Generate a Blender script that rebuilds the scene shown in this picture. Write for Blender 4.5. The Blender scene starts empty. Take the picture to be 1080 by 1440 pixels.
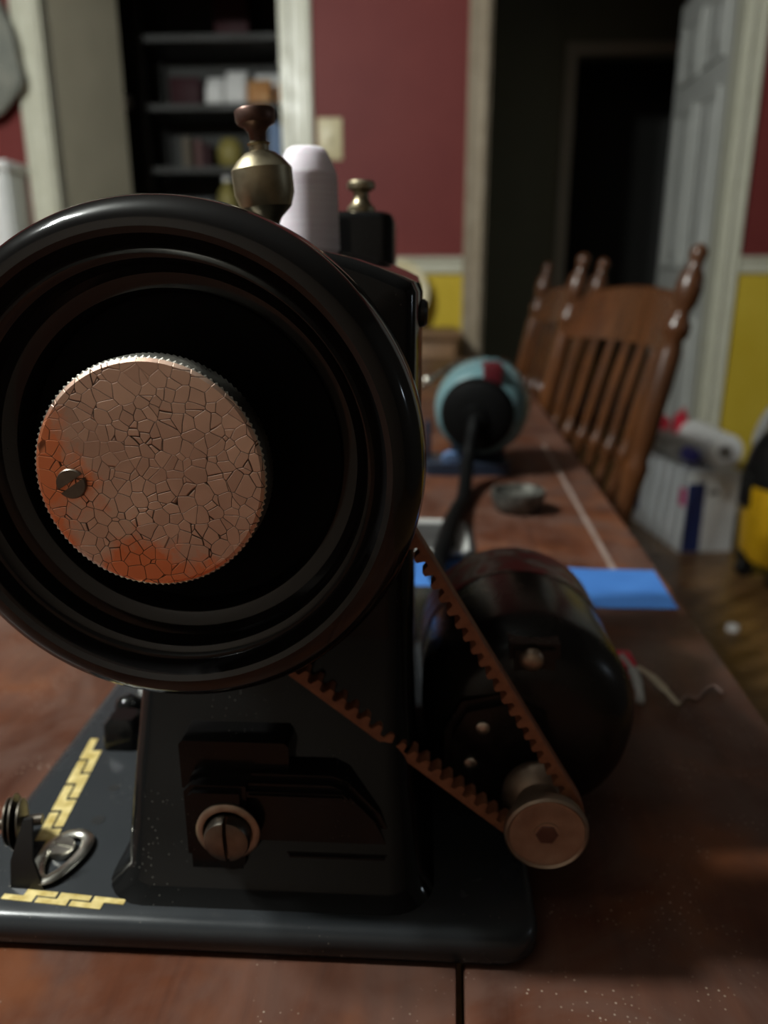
import bpy, bmesh, math, random
from mathutils import Vector, Matrix
random.seed(7)
SC = bpy.context.scene
COL = SC.collection
PI = math.pi

# ------------------------------------------------------------------ camera, light, exposure
cam = bpy.data.objects.new('camera', bpy.data.cameras.new('camera'))
COL.objects.link(cam)
SC.camera = cam
cam.data.sensor_fit = 'HORIZONTAL'
cam.data.sensor_width = 36.0
cam.data.lens = 36.0
cam.data.clip_start = 0.01
cam.location = (0, 0, 0.952)
cam.rotation_euler = (math.radians(90 - 16.5), 0, math.radians(3.05))
cam.data.dof.use_dof = True
cam.data.dof.focus_distance = 0.205
cam.data.dof.aperture_fstop = 12.0

w = bpy.data.worlds.new('world'); SC.world = w; w.use_nodes = True
w.node_tree.nodes['Background'].inputs[0].default_value = (0.5, 0.55, 0.65, 1)
w.node_tree.nodes['Background'].inputs[1].default_value = 0.02

def lamp(name, loc, watts, radius, color):
    l = bpy.data.lights.new(name, 'POINT'); l.energy = watts; l.shadow_soft_size = radius; l.color = color
    o = bpy.data.objects.new(name, l); o.location = loc; COL.objects.link(o)
    return o
# ceiling fitting with three bare bulbs, up to the left of the table
for dx, dy in ((-.10, -.05), (.10, -.05), (0, .12)):
    lamp('room_lamp_bulb', (-1.15 + dx, 0.20 + dy, 2.24), 25, 0.04, (0.96, 1.0, 0.96))
# faint cool lamp on the other side of the room
lamp('side_lamp_bulb', (1.85, 0.45, 1.30), 0.5, 0.05, (0.75, 0.88, 1.0))

SC.view_settings.view_transform = 'Standard'
SC.view_settings.look = 'None'
SC.view_settings.gamma = 1
SC.view_settings.use_curve_mapping = False
SC.view_settings.exposure = 1.33
SC.cycles.max_bounces = 6
SC.cycles.use_denoising = True
SC.cycles.sample_clamp_indirect = 4

# ------------------------------------------------------------------ materials
def ramp(nt, fac, stops, interp='LINEAR'):
    r = nt.nodes.new('ShaderNodeValToRGB'); r.color_ramp.interpolation = interp
    el = r.color_ramp.elements
    while len(el) < len(stops): el.new(0.5)
    for e, (p, c) in zip(el, stops):
        e.position = p; e.color = (c[0], c[1], c[2], 1) if hasattr(c, '__len__') else (c, c, c, 1)
    nt.links.new(fac, r.inputs[0])
    return r.outputs[0]

def tex(nt, kind, scale, vec=None, detail=3, rough=0.5, feature=None, dist=0):
    n = nt.nodes.new('ShaderNodeTex' + kind)
    n.inputs['Scale'].default_value = scale
    if kind == 'Noise':
        n.inputs['Detail'].default_value = detail; n.inputs['Roughness'].default_value = rough
        n.inputs['Distortion'].default_value = dist
    if feature: n.feature = feature
    if vec is not None: nt.links.new(vec, n.inputs['Vector'])
    return n

def coords(nt, scale=(1, 1, 1), which='Object', rot=(0, 0, 0)):
    c = nt.nodes.new('ShaderNodeTexCoord'); m = nt.nodes.new('ShaderNodeMapping')
    m.inputs['Scale'].default_value = scale; m.inputs['Rotation'].default_value = rot
    nt.links.new(c.outputs[which], m.inputs['Vector'])
    return m.outputs[0]

def mixc(nt, fac, a, b, mode='MIX'):
    m = nt.nodes.new('ShaderNodeMix'); m.data_type = 'RGBA'; m.blend_type = mode
    for i, v in ((0, fac), (6, a), (7, b)):
        if hasattr(v, 'is_linked') or isinstance(v, bpy.types.NodeSocket): nt.links.new(v, m.inputs[i])
        elif hasattr(v, '__len__'): m.inputs[i].default_value = (v[0], v[1], v[2], 1)
        else: m.inputs[i].default_value = v
    return m.outputs[2]

def bump(nt, b, height, strength, dist):
    n = nt.nodes.new('ShaderNodeBump'); n.inputs['Strength'].default_value = strength
    n.inputs['Distance'].default_value = dist
    nt.links.new(height, n.inputs['Height']); nt.links.new(n.outputs[0], b.inputs['Normal'])

def base(name, color=(.5, .5, .5), rough=.5, metal=0, spec=None):
    m = bpy.data.materials.new(name); m.use_nodes = True
    nt = m.node_tree; b = nt.nodes['Principled BSDF']
    b.inputs['Base Color'].default_value = (*color, 1)
    b.inputs['Roughness'].default_value = rough
    b.inputs['Metallic'].default_value = metal
    if spec is not None: b.inputs['Specular IOR Level'].default_value = spec
    return m, nt, b

def mottled(name, c1, c2, scale, rough=.5, metal=0, bumpd=0, rvar=.1, stretch=(1, 1, 1), spec=None, detail=4):
    m, nt, b = base(name, c1, rough, metal, spec)
    v = coords(nt, stretch)
    n = tex(nt, 'Noise', scale, v, detail)
    nt.links.new(ramp(nt, n.outputs[0], [(.3, c1), (.7, c2)]), b.inputs['Base Color'])
    nt.links.new(ramp(nt, n.outputs[0], [(.2, max(0, rough - rvar)), (.8, min(1, rough + rvar))]), b.inputs['Roughness'])
    if bumpd: bump(nt, b, n.outputs[0], .5, bumpd)
    return m

def wood(name, dark, light, rough=.35, grain=(30, 3, 30), scale=1.0, specks=0, spec=.5):
    m, nt, b = base(name, dark, rough, 0, spec)
    v = coords(nt, grain)
    n = tex(nt, 'Noise', scale, v, 6, .6, dist=.6)
    c = ramp(nt, n.outputs[0], [(.3, dark), (.7, light)])
    v2 = coords(nt, (1, 1, 1))
    big = tex(nt, 'Noise', 9, v2, 4)
    c = mixc(nt, ramp(nt, big.outputs[0], [(.35, .0), (.7, .55)]), c, tuple(x * .45 for x in dark))
    if specks:
        veil = tex(nt, 'Noise', 16, v2, 5, .6, dist=.8)
        c = mixc(nt, ramp(nt, veil.outputs[0], [(.42, .0), (.62, .42)]), c, (.150, .098, .080))
        red = tex(nt, 'Noise', 22, coords(nt, (1, 1, 1), rot=(0, 0, 1)), 4)
        c = mixc(nt, ramp(nt, red.outputs[0], [(.52, .0), (.68, .5)]), c, (.19, .062, .022))
        sp = tex(nt, 'Voronoi', 420, v2); sp.feature = 'F1'
        s2 = tex(nt, 'Noise', 30, v2, 3)
        ms = nt.nodes.new('ShaderNodeMath'); ms.operation = 'MULTIPLY'
        nt.links.new(ramp(nt, sp.outputs['Distance'], [(.10, 1.0), (.2, 0.0)]), ms.inputs[0])
        nt.links.new(ramp(nt, s2.outputs[0], [(.5, 0.0), (.62, specks)]), ms.inputs[1])
        c = mixc(nt, ms.outputs[0], c, (.42, .33, .26))
    nt.links.new(c, b.inputs['Base Color'])
    nt.links.new(ramp(nt, big.outputs[0], [(.3, rough - .08), (.7, rough + .14)]), b.inputs['Roughness'])
    bump(nt, b, n.outputs[0], .25, .0006)
    return m

M = {}
def enamel(name, c, rough, specks=.25, uneven=.03, spec=.24):
    m, nt, b = base(name, c, rough, 0, spec)
    v = coords(nt)
    n = tex(nt, 'Noise', 60, v, 5)
    sp = tex(nt, 'Voronoi', 500, v)
    s2 = tex(nt, 'Noise', 45, v, 2)
    ms = nt.nodes.new('ShaderNodeMath'); ms.operation = 'MULTIPLY'
    nt.links.new(ramp(nt, sp.outputs['Distance'], [(.06, 1.0), (.16, 0.0)]), ms.inputs[0])
    nt.links.new(ramp(nt, s2.outputs[0], [(.55, 0.0), (.66, specks)]), ms.inputs[1])
    col = mixc(nt, ms.outputs[0], c, (.35, .33, .28))
    nt.links.new(col, b.inputs['Base Color'])
    nt.links.new(ramp(nt, n.outputs[0], [(.3, max(.03, rough - .04)), (.75, rough + .06)]), b.inputs['Roughness'])
    bump(nt, b, n.outputs[0], uneven, .0003)
    return m
M['enamel'] = enamel('black enamel', (.006, .006, .006), .08)
M['enamel_bed'] = enamel('black enamel bed', (.025, .0275, .030), .24, .7, .03, .34)
M['wheel'] = enamel('black wheel lacquer', (.007, .0065, .0065), .11, .04, .12, .5)
M['wheel_web'] = base('matte black web', (.002, .0022, .0025), .5, 0, .06)[0]
M['rubber'] = base('black cord rubber', (.003, .003, .003), .6, 0, .08)[0]
M['bracket'] = enamel('bracket black', (.008, .0075, .0075), .16, .3)
M['motor'] = mottled('motor black', (.008, .007, .007), (.014, .012, .010), 40, .25, spec=.28)
M['black_plastic'] = base('black plastic', (.008, .008, .008), .4)[0]
M['hole'] = base('hole black', (.002, .002, .002), .8)[0]
M['steel'] = mottled('worn steel', (.56, .54, .48), (.72, .69, .61), 90, .32, 1)
M['dark_steel'] = mottled('dark steel', (.12, .105, .09), (.25, .22, .18), 120, .35, 1)
M['brass'] = mottled('tarnished nickel', (.30, .25, .16), (.48, .42, .29), 110, .38, 1)
M['brown_brass'] = mottled('brown knob metal', (.10, .055, .045), (.17, .10, .08), 120, .4, .8)
M['pulley'] = mottled('pulley zinc', (.34, .25, .19), (.48, .37, .28), 150, .42, .85)
M['belt'] = mottled('brown rubber belt', (.19, .068, .032), (.29, .115, .055), 300, .55)
M['gold'] = mottled('gold decal', (.50, .36, .10), (.80, .66, .30), 260, .45, .25)
M['thread_white'] = mottled('lilac white thread', (.78, .70, .77), (.88, .82, .88), 25, .75, stretch=(1, 1, 40))
M['thread_white'].node_tree.nodes['Principled BSDF'].inputs['Subsurface Weight'].default_value = 1.0
M['thread_white'].node_tree.nodes['Principled BSDF'].inputs['Subsurface Radius'].default_value = (.024, .021, .022)
M['red_wall'] = None
M['trim'] = mottled('cream trim paint', (.60, .59, .47), (.66, .65, .53), 20, .35)
M['tan_trim'] = mottled('tan worn trim', (.30, .24, .165), (.40, .33, .24), 14, .5)
M['front_wall'] = mottled('brown front wall', (.19, .15, .12), (.22, .175, .14), 6, .6)
M['white_paint'] = mottled('white door paint', (.52, .53, .50), (.60, .61, .58), 9, .4)
M['cream_door'] = mottled('cream door paint', (.52, .48, .36), (.58, .53, .40), 8, .5)
M['chair'] = wood('chair maple', (.060, .021, .008), (.125, .045, .015), .20, (40, 40, 5))
M['table'] = wood('red mahogany veneer', (.062, .021, .012), (.135, .047, .024), .36, (60, 7, 20), 1.0, .8, .18)
M['plank'] = wood('oak floor', (.16, .08, .03), (.27, .15, .06), .3, (4, 50, 20))
M['sideboard'] = wood('sideboard oak', (.22, .12, .06), (.32, .18, .09), .45, (4, 40, 40))
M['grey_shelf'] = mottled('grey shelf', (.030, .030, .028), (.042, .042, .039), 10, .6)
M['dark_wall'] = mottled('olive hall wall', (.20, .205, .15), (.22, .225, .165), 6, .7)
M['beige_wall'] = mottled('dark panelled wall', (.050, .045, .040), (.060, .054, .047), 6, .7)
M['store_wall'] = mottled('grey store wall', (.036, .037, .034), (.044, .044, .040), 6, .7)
M['dark_trim'] = mottled('cream hall trim', (.48, .45, .38), (.54, .50, .43), 9, .6)
M['ceiling'] = mottled('dull ceiling', (.11, .11, .105), (.13, .13, .125), 12, .8)
M['subfloor'] = mottled('subfloor', (.06, .035, .02), (.08, .05, .03), 12, .8)
M['tape'] = mottled('blue masking tape', (.042, .155, .46), (.052, .185, .52), 50, .6, bumpd=.0002)
M['teal'] = mottled('teal plastic', (.095, .175, .19), (.12, .21, .225), 20, .28)
M['red'] = base('red plastic', (.075, .004, .008), .4)[0]
M['bright_red'] = base('bright red print', (.62, .02, .05), .45)[0]
M['navy'] = base('navy plastic', (.010, .016, .03), .4)[0]
M['dark_grey'] = mottled('charcoal', (.03, .03, .03), (.05, .05, .048), 40, .5)
M['pale'] = mottled('pale grey', (.40, .40, .38), (.5, .5, .48), 40, .45)
M['pewter'] = mottled('dull pewter', (.08, .08, .07), (.22, .215, .19), 130, .45, .7)
M['box_white'] = mottled('white carton', (.74, .78, .80), (.84, .86, .88), 12, .5)
M['box_blue'] = base('navy print', (.02, .035, .14), .45)[0]
M['violet'] = base('violet cap', (.09, .09, .42), .4)[0]
M['pink'] = base('pink print', (.72, .06, .25), .5)[0]
M['paper'] = mottled('tissue paper', (.78, .78, .77), (.86, .86, .85), 30, .85)
M['card'] = base('cardboard core', (.25, .22, .19), .8)[0]
M['yellow'] = mottled('tool yellow', (.72, .40, .01), (.80, .46, .02), 20, .4)
M['cream'] = mottled('cream enamel', (.60, .52, .30), (.66, .58, .36), 20, .4)
M['grey_cloth'] = mottled('grey cloth', (.16, .17, .15), (.28, .28, .24), 14, .9)
M['orange'] = mottled('orange wrap', (.50, .20, .06), (.62, .36, .16), 25, .5)
M['ochre'] = mottled('ochre', (.24, .20, .05), (.32, .27, .08), 25, .5)
M['blue'] = base('pale blue cover', (.12, .22, .42), .5)[0]
M['maroon'] = base('maroon cover', (.032, .007, .010), .6, 0, .2)[0]
M['tan_cover'] = base('tan cover', (.10, .08, .055), .7)[0]
M['plum'] = base('dull red cover', (.09, .028, .024), .6)[0]
M['beige'] = mottled('beige cotton', (.42, .34, .24), (.52, .44, .33), 90, .9)
M['inlay'] = mottled('dull inlay', (.20, .145, .12), (.28, .21, .18), 60, .5)
M['mauve'] = mottled('mauve cotton', (.22, .14, .12), (.30, .2, .17), 90, .9)

def wall_paint():
    m, nt, b = base('red over yellow wall paint', (.2, .03, .03), .55, 0, .22)
    g = nt.nodes.new('ShaderNodeNewGeometry'); s = nt.nodes.new('ShaderNodeSeparateXYZ')
    nt.links.new(g.outputs['Position'], s.inputs[0])
    cmp_ = nt.nodes.new('ShaderNodeMath'); cmp_.operation = 'GREATER_THAN'; cmp_.inputs[1].default_value = 1.02
    nt.links.new(s.outputs[2], cmp_.inputs[0])
    n = tex(nt, 'Noise', 5, g.outputs['Position'], 4)
    y = ramp(nt, n.outputs[0], [(.3, (.60, .43, .035)), (.7, (.68, .50, .055))])
    r = ramp(nt, n.outputs[0], [(.3, (.165, .030, .028)), (.7, (.19, .037, .033))])
    nt.links.new(mixc(nt, cmp_.outputs[0], y, r), b.inputs['Base Color'])
    bump(nt, b, tex(nt, 'Noise', 160, g.outputs['Position'], 2).outputs[0], .2, .001)
    return m
M['red_wall'] = wall_paint()

def knob_mat():
    m, nt, b = base('crackled copper', (.5, .3, .2), .35, 1)
    v = coords(nt)
    wn = tex(nt, 'Noise', 70, v, 2)
    addv = nt.nodes.new('ShaderNodeVectorMath'); addv.operation = 'MULTIPLY_ADD'
    nt.links.new(wn.outputs['Color'], addv.inputs[0]); addv.inputs[1].default_value = (.0035, .0035, .0035)
    nt.links.new(v, addv.inputs[2])
    # flatten along the wheel axis so the crackle is a 2D net
    fl = nt.nodes.new('ShaderNodeVectorMath'); fl.operation = 'MULTIPLY'; fl.inputs[1].default_value = (1, 0, 1)
    nt.links.new(addv.outputs[0], fl.inputs[0])
    vo = tex(nt, 'Voronoi', 285, fl.outputs[0], feature='DISTANCE_TO_EDGE')
    vo.voronoi_dimensions = '3D'
    cell = tex(nt, 'Voronoi', 285, fl.outputs[0], feature='F1')
    crack = ramp(nt, vo.outputs['Distance'], [(.010, 1.0), (.034, 0.0)])
    # crackle thins out in places
    gap = tex(nt, 'Noise', 55, v, 3)
    gm = ramp(nt, gap.outputs[0], [(.36, 0.25), (.5, 1.0)])
    ms = nt.nodes.new('ShaderNodeMath'); ms.operation = 'MULTIPLY'
    nt.links.new(crack, ms.inputs[0]); nt.links.new(gm, ms.inputs[1])
    # orange table reflection, painted into the colour at the left and lower rim
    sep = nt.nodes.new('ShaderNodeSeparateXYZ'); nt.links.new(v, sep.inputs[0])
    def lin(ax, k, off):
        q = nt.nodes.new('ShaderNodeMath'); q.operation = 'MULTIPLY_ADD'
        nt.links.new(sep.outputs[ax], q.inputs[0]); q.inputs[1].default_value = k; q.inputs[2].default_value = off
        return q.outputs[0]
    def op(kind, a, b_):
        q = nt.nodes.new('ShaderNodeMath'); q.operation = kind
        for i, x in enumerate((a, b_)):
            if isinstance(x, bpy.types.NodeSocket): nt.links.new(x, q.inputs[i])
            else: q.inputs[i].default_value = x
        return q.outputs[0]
    blotch = tex(nt, 'Noise', 75, v, 5, .6)
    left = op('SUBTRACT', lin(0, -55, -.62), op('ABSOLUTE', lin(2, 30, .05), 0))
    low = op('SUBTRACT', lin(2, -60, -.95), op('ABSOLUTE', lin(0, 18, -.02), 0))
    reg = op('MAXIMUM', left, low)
    tot = op('ADD', reg, op('MULTIPLY', op('SUBTRACT', blotch.outputs[0], .5), 2.6))
    refl_mask = ramp(nt, tot, [(.0, 0.0), (.45, 1.0)])
    soft = tex(nt, 'Noise', 38, v, 3)
    nick = ramp(nt, soft.outputs[0], [(.3, (.62, .41, .32)), (.52, (.80, .54, .42)), (.75, (.92, .69, .54))])
    sepc = nt.nodes.new('ShaderNodeSeparateColor'); nt.links.new(cell.outputs['Color'], sepc.inputs[0])
    nick = mixc(nt, .35, nick, ramp(nt, sepc.outputs[0], [(0, (.55, .37, .29)), (1, (.95, .70, .55))]))
    c = mixc(nt, refl_mask, nick, (.95, .34, .16))
    c = mixc(nt, ms.outputs[0], c, (.05, .035, .025))
    nt.links.new(c, b.inputs['Base Color'])
    nt.links.new(ramp(nt, blotch.outputs[0], [(.3, .36), (.7, .52)]), b.inputs['Roughness'])
    inv = op('SUBTRACT', 1.0, ms.outputs[0])
    bump(nt, b, inv, .4, .0004)
    return m
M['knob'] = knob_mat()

def motor_label():
    m, nt, b = base('motor label print', (.1, .02, .02), .45)
    v = coords(nt)
    n = tex(nt, 'Noise', 70, v, 2)
    nt.links.new(ramp(nt, n.outputs[0], [(.42, (.24, .022, .026)), (.5, (.17, .10, .09)), (.58, (.34, .28, .26)), (.66, (.24, .03, .035))]), b.inputs['Base Color'])
    return m
M['label'] = motor_label()

# ------------------------------------------------------------------ mesh helpers
def wloc(o):
    p = Vector((0, 0, 0))
    while o is not None:
        p += o.location; o = o.parent
    return p

def finish(bm, smooth=None):
    bmesh.ops.recalc_face_normals(bm, faces=bm.faces)
    me = bpy.data.meshes.new('mesh')
    bm.to_mesh(me); bm.free()
    if smooth is not None:
        for p in me.polygons: p.use_smooth = True
        me.set_sharp_from_angle(angle=math.radians(smooth))
    return me

def obj(name, bm, mat, parent=None, smooth=None, label=None, kind=None, cat=None, group=None):
    """Link a bmesh (world coordinates, or local ones when its root stands at the origin) as one object."""
    me = finish(bm, smooth) if isinstance(bm, bmesh.types.BMesh) else bm
    me.name = name
    if mat is not None:
        me.materials.clear(); me.materials.append(M[mat] if isinstance(mat, str) else mat)
    o = bpy.data.objects.new(name, me); COL.objects.link(o)
    if parent is not None:
        me.transform(Matrix.Translation(-wloc(parent)))
        o.parent = parent
    if label: o['label'] = label
    if kind: o['kind'] = kind
    if cat: o['category'] = cat
    if group: o['group'] = group
    return o

def thing(name, label, cat, loc=(0, 0, 0), group=None):
    o = bpy.data.objects.new(name, None); COL.objects.link(o)
    o.empty_display_size = .02
    o.location = loc; o['label'] = label; o['category'] = cat
    if group: o['group'] = group
    return o

def recenter(o):
    """Move a one-mesh thing's origin to the middle of its base."""
    xs = [v.co for v in o.data.vertices]
    c = Vector(((min(v.x for v in xs) + max(v.x for v in xs)) / 2, (min(v.y for v in xs) + max(v.y for v in xs)) / 2, min(v.z for v in xs)))
    o.data.transform(Matrix.Translation(-c)); o.location = c
    return o

def box(x0, x1, y0, y1, z0, z1, bev=0, seg=2, bm=None):
    b = bmesh.new()
    bmesh.ops.create_cube(b, size=1)
    for v in b.verts:
        v.co = Vector((x0 + (v.co.x + .5) * (x1 - x0), y0 + (v.co.y + .5) * (y1 - y0), z0 + (v.co.z + .5) * (z1 - z0)))
    if bev: bmesh.ops.bevel(b, geom=b.edges[:], offset=bev, segments=seg, affect='EDGES', profile=.5)
    return merge(bm, b)

def merge(bm, b):
    if bm is None: return b
    me = bpy.data.meshes.new('tmp'); b.to_mesh(me); b.free(); bm.from_mesh(me); bpy.data.meshes.remove(me)
    return bm

def xf(bm, mat):
    bmesh.ops.transform(bm, matrix=mat, verts=bm.verts[:]); return bm

def frame(axis):
    a = Vector(axis).normalized()
    t = Vector((0, 0, 1)) if abs(a.z) < .9 else Vector((1, 0, 0))
    u = t.cross(a).normalized(); v = a.cross(u)
    return a, u, v

def lathe(profile, origin, axis=(0, 0, 1), n=32, bm=None):
    """profile: (radius, height along axis) pairs."""
    b = bmesh.new(); o = Vector(origin); a, u, v = frame(axis)
    rings = []
    for r, h in profile:
        if r < 1e-6: rings.append([b.verts.new(o + a * h)])
        else: rings.append([b.verts.new(o + a * h + (u * math.cos(2 * PI * i / n) + v * math.sin(2 * PI * i / n)) * r) for i in range(n)])
    for p, q in zip(rings, rings[1:]):
        for i in range(n):
            j = (i + 1) % n
            if len(p) == 1 and len(q) == 1: continue
            if len(p) == 1: b.faces.new((p[0], q[i], q[j]))
            elif len(q) == 1: b.faces.new((p[i], p[j], q[0]))
            else: b.faces.new((p[i], p[j], q[j], q[i]))
    if len(rings[0]) > 1: b.faces.new(rings[0][::-1])
    if len(rings[-1]) > 1: b.faces.new(rings[-1])
    return merge(bm, b)

def tube(pts, rad, n=10, bm=None, flat=1.0, closed=False):
    """swept tube; rad is a number or one per point; flat scales its second cross axis."""
    b = bmesh.new(); P = [Vector(p) for p in pts]; k = len(P)
    R = rad if hasattr(rad, '__len__') else [rad] * k
    rings = []; u = None
    for i in range(k):
        if closed: t = (P[(i + 1) % k] - P[i - 1]).normalized()
        else: t = (P[min(i + 1, k - 1)] - P[max(i - 1, 0)]).normalized()
        if u is None:
            ref = Vector((0, 0, 1)) if abs(t.z) < .9 else Vector((1, 0, 0))
            u = ref.cross(t).normalized()
        else: u = (u - t * u.dot(t)).normalized()
        v = t.cross(u)
        rings.append([b.verts.new(P[i] + (u * math.cos(2 * PI * j / n) + v * math.sin(2 * PI * j / n) * flat) * R[i]) for j in range(n)])
    m = k if closed else k - 1
    for i in range(m):
        p, q = rings[i], rings[(i + 1) % k]
        for j in range(n): b.faces.new((p[j], p[(j + 1) % n], q[(j + 1) % n], q[j]))
    if not closed: b.faces.new(rings[0][::-1]); b.faces.new(rings[-1])
    return merge(bm, b)

def spline(pts, sub=8):
    P = [Vector(p) for p in pts]; out = []
    for i in range(len(P) - 1):
        p0 = P[max(i - 1, 0)]; p1 = P[i]; p2 = P[i + 1]; p3 = P[min(i + 2, len(P) - 1)]
        for s in range(sub):
            t = s / sub
            out.append(.5 * ((2 * p1) + (p2 - p0) * t + (2 * p0 - 5 * p1 + 4 * p2 - p3) * t * t + (3 * p1 - p0 - 3 * p2 + p3) * t ** 3))
    out.append(P[-1]); return out

def rrect(cx, cy, hx, hy, r, n=5):
    r = min(r, hx * .999, hy * .999); out = []
    for (sx, sy, a0) in ((1, 1, 0), (-1, 1, 90), (-1, -1, 180), (1, -1, 270)):
        for i in range(n + 1):
            a = math.radians(a0 + 90 * i / n)
            out.append((cx + sx * (hx - r) + r * math.cos(a), cy + sy * (hy - r) + r * math.sin(a)))
    return out

def loft(sections, bm=None, caps=True):
    b = bmesh.new(); rings = [[b.verts.new(p) for p in s] for s in sections]; n = len(rings[0])
    for p, q in zip(rings, rings[1:]):
        for i in range(n): b.faces.new((p[i], p[(i + 1) % n], q[(i + 1) % n], q[i]))
    if caps: b.faces.new(rings[0][::-1]); b.faces.new(rings[-1])
    return merge(bm, b)

def prism(poly, z0, z1, bm=None, bev=0):
    """polygon in XY pulled up from z0 to z1"""
    b = bmesh.new()
    lo = [b.verts.new((x, y, z0)) for x, y in poly]; hi = [b.verts.new((x, y, z1)) for x, y in poly]; n = len(poly)
    b.faces.new(lo[::-1]); top = b.faces.new(hi)
    for i in range(n): b.faces.new((lo[i], lo[(i + 1) % n], hi[(i + 1) % n], hi[i]))
    if bev: bmesh.ops.bevel(b, geom=list(top.edges), offset=bev, segments=2, affect='EDGES')
    return merge(bm, b)

def prism_xz(poly, y0, y1, bev=0):
    b = prism(poly, 0, y1 - y0, bev=bev)
    # x stays, y -> z, z -> -depth (front face towards the camera at y0)
    for v in b.verts: v.co = Vector((v.co.x, y1 - v.co.z, v.co.y))
    return b

def copy_tree(o, parent=None, loc=None, rz=None, label=None):
    c = o.copy(); COL.objects.link(c)
    if parent is not None: c.parent = parent
    for ch in [x for x in bpy.data.objects if x.parent == o]: copy_tree(ch, c)
    if loc: c.location = loc
    if rz is not None: c.rotation_euler.z = rz
    if label: c['label'] = label
    return c

# ------------------------------------------------------------------ the setting
FZ = 0.07            # floor level; the camera is at 0.952
TZ = 0.74            # table top
WY = 3.05            # back wall plane
CZ = 2.55
def structure(name, bm, mat, smooth=None):
    return obj(name, bm, mat, None, smooth, kind='structure')

floor = structure('floor', box(-3.2, 2.3, -1.7, 5.8, FZ - .06, FZ - .018), 'subfloor')
floor['label'] = 'brown oak plank floor'
pl = {}
def plank_mesh(L):
    if L not in pl:
        me = finish(box(0, L, .0006, .0794, FZ - .018, FZ, .0012, 1)); me.materials.append(M['plank']); pl[L] = me
    return pl[L]
y = -1.7; row = 0
while y < 5.1:
    far = y < .55 or y > 3.1      # rows hidden under the table or in the dark rooms: longer boards
    x = -3.2
    first = (.9, 1.4, .5, 1.1)[row % 4]
    for L in ((first, 1.8, round(5.5 - 1.8 - first, 3)) if not far else (5.5,)):
        o = bpy.data.objects.new('plank', plank_mesh(L)); COL.objects.link(o)
        o.parent = floor; o.location = (x, y, 0)
        x += L
    y += .08; row += 1
structure('ceiling', box(-3.2, 2.3, -1.7, 5.8, CZ, CZ + .05), 'ceiling')
# back wall with two door openings
L0, L1, R0, R1, DH = -1.40, -.523, .205, 1.085, 2.12
b = box(-3.2, L0, WY, WY + .10, FZ, CZ)
for x0, x1, z0 in ((L1, R0, FZ), (R1, 2.3, FZ), (L0, L1, DH), (R0, R1, DH)): box(x0, x1, WY, WY + .10, z0, CZ, bm=b)
structure('wall_back', b, 'red_wall')
structure('wall_left', box(-3.25, -3.2, -1.7, 5.8, FZ, CZ), 'beige_wall')
structure('wall_right', box(2.3, 2.35, -1.7, 5.8, FZ, CZ), 'beige_wall')
structure('wall_front', box(-3.2, 2.3, -1.75, -1.7, FZ, CZ), 'front_wall')
structure('wall_partition', box(-.12, .0, WY + .10, 5.8, FZ, CZ), 'dark_wall')
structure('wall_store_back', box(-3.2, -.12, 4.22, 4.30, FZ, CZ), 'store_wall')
# dark hall: far wall with a further door opening
HX0, HX1 = .765, 1.55
b = box(.0, HX0, 4.55, 4.65, FZ, CZ)
box(HX1, 2.3, 4.55, 4.65, FZ, CZ, bm=b); box(HX0, HX1, 4.55, 4.65, 2.09, CZ, bm=b)
structure('wall_hall_back', b, 'dark_wall')
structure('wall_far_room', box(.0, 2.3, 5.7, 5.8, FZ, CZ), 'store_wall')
structure('wall_far_room_side', box(1.62, 1.70, 4.65, 5.7, FZ, CZ), 'store_wall')
b = box(HX0 - .06, HX0, 4.53, 4.55, FZ, 2.15); box(HX1, HX1 + .06, 4.53, 4.55, FZ, 2.15, bm=b); box(HX0, HX1, 4.53, 4.55, 2.09, 2.15, bm=b)
structure('trim_1', b, 'dark_trim')

def casing(name, x0, x1, side, mat='trim'):
    """moulded door casing: flat board with two raised beads, plus the jamb return into the opening"""
    prof = [(0, 0), (0, .012), (.008, .019), (.020, .019), (.026, .013), (.058, .013), (.064, .021), (.078, .021), (.085, .014), (.085, 0)]
    k = (x1 - x0) / .085
    pts = [((x0 + px * k) if side > 0 else (x1 - px * k), WY - py) for px, py in prof]
    bm = prism(pts, FZ, DH + .08)
    return structure(name, bm, mat)
casing('trim_2', -1.492, -1.395, 1)
casing('trim_3', -.528, -.418, -1)
casing('trim_4', .135, .207, 1, 'tan_trim')
casing('trim_5', 1.083, 1.150, -1)
b = box(L0 - .09, L1 + .1, WY - .018, WY, DH, DH + .09, .004)
structure('trim_6', b, 'trim')
structure('trim_7', box(R0 - .07, R1 + .07, WY - .018, WY, DH, DH + .09, .004), 'trim')
# jamb linings
structure('trim_8', box(L1 - .012, L1, WY, WY + .10, FZ, DH), 'trim')
structure('trim_9', box(R0, R0 + .012, WY, WY + .10, FZ, DH, .002), 'tan_trim')
structure('trim_10', box(R1 - .012, R1, WY, WY + .10, FZ, DH), 'trim')
structure('trim_11', box(L0, L0 + .012, WY, WY + .10, FZ, DH), 'trim')
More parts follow.
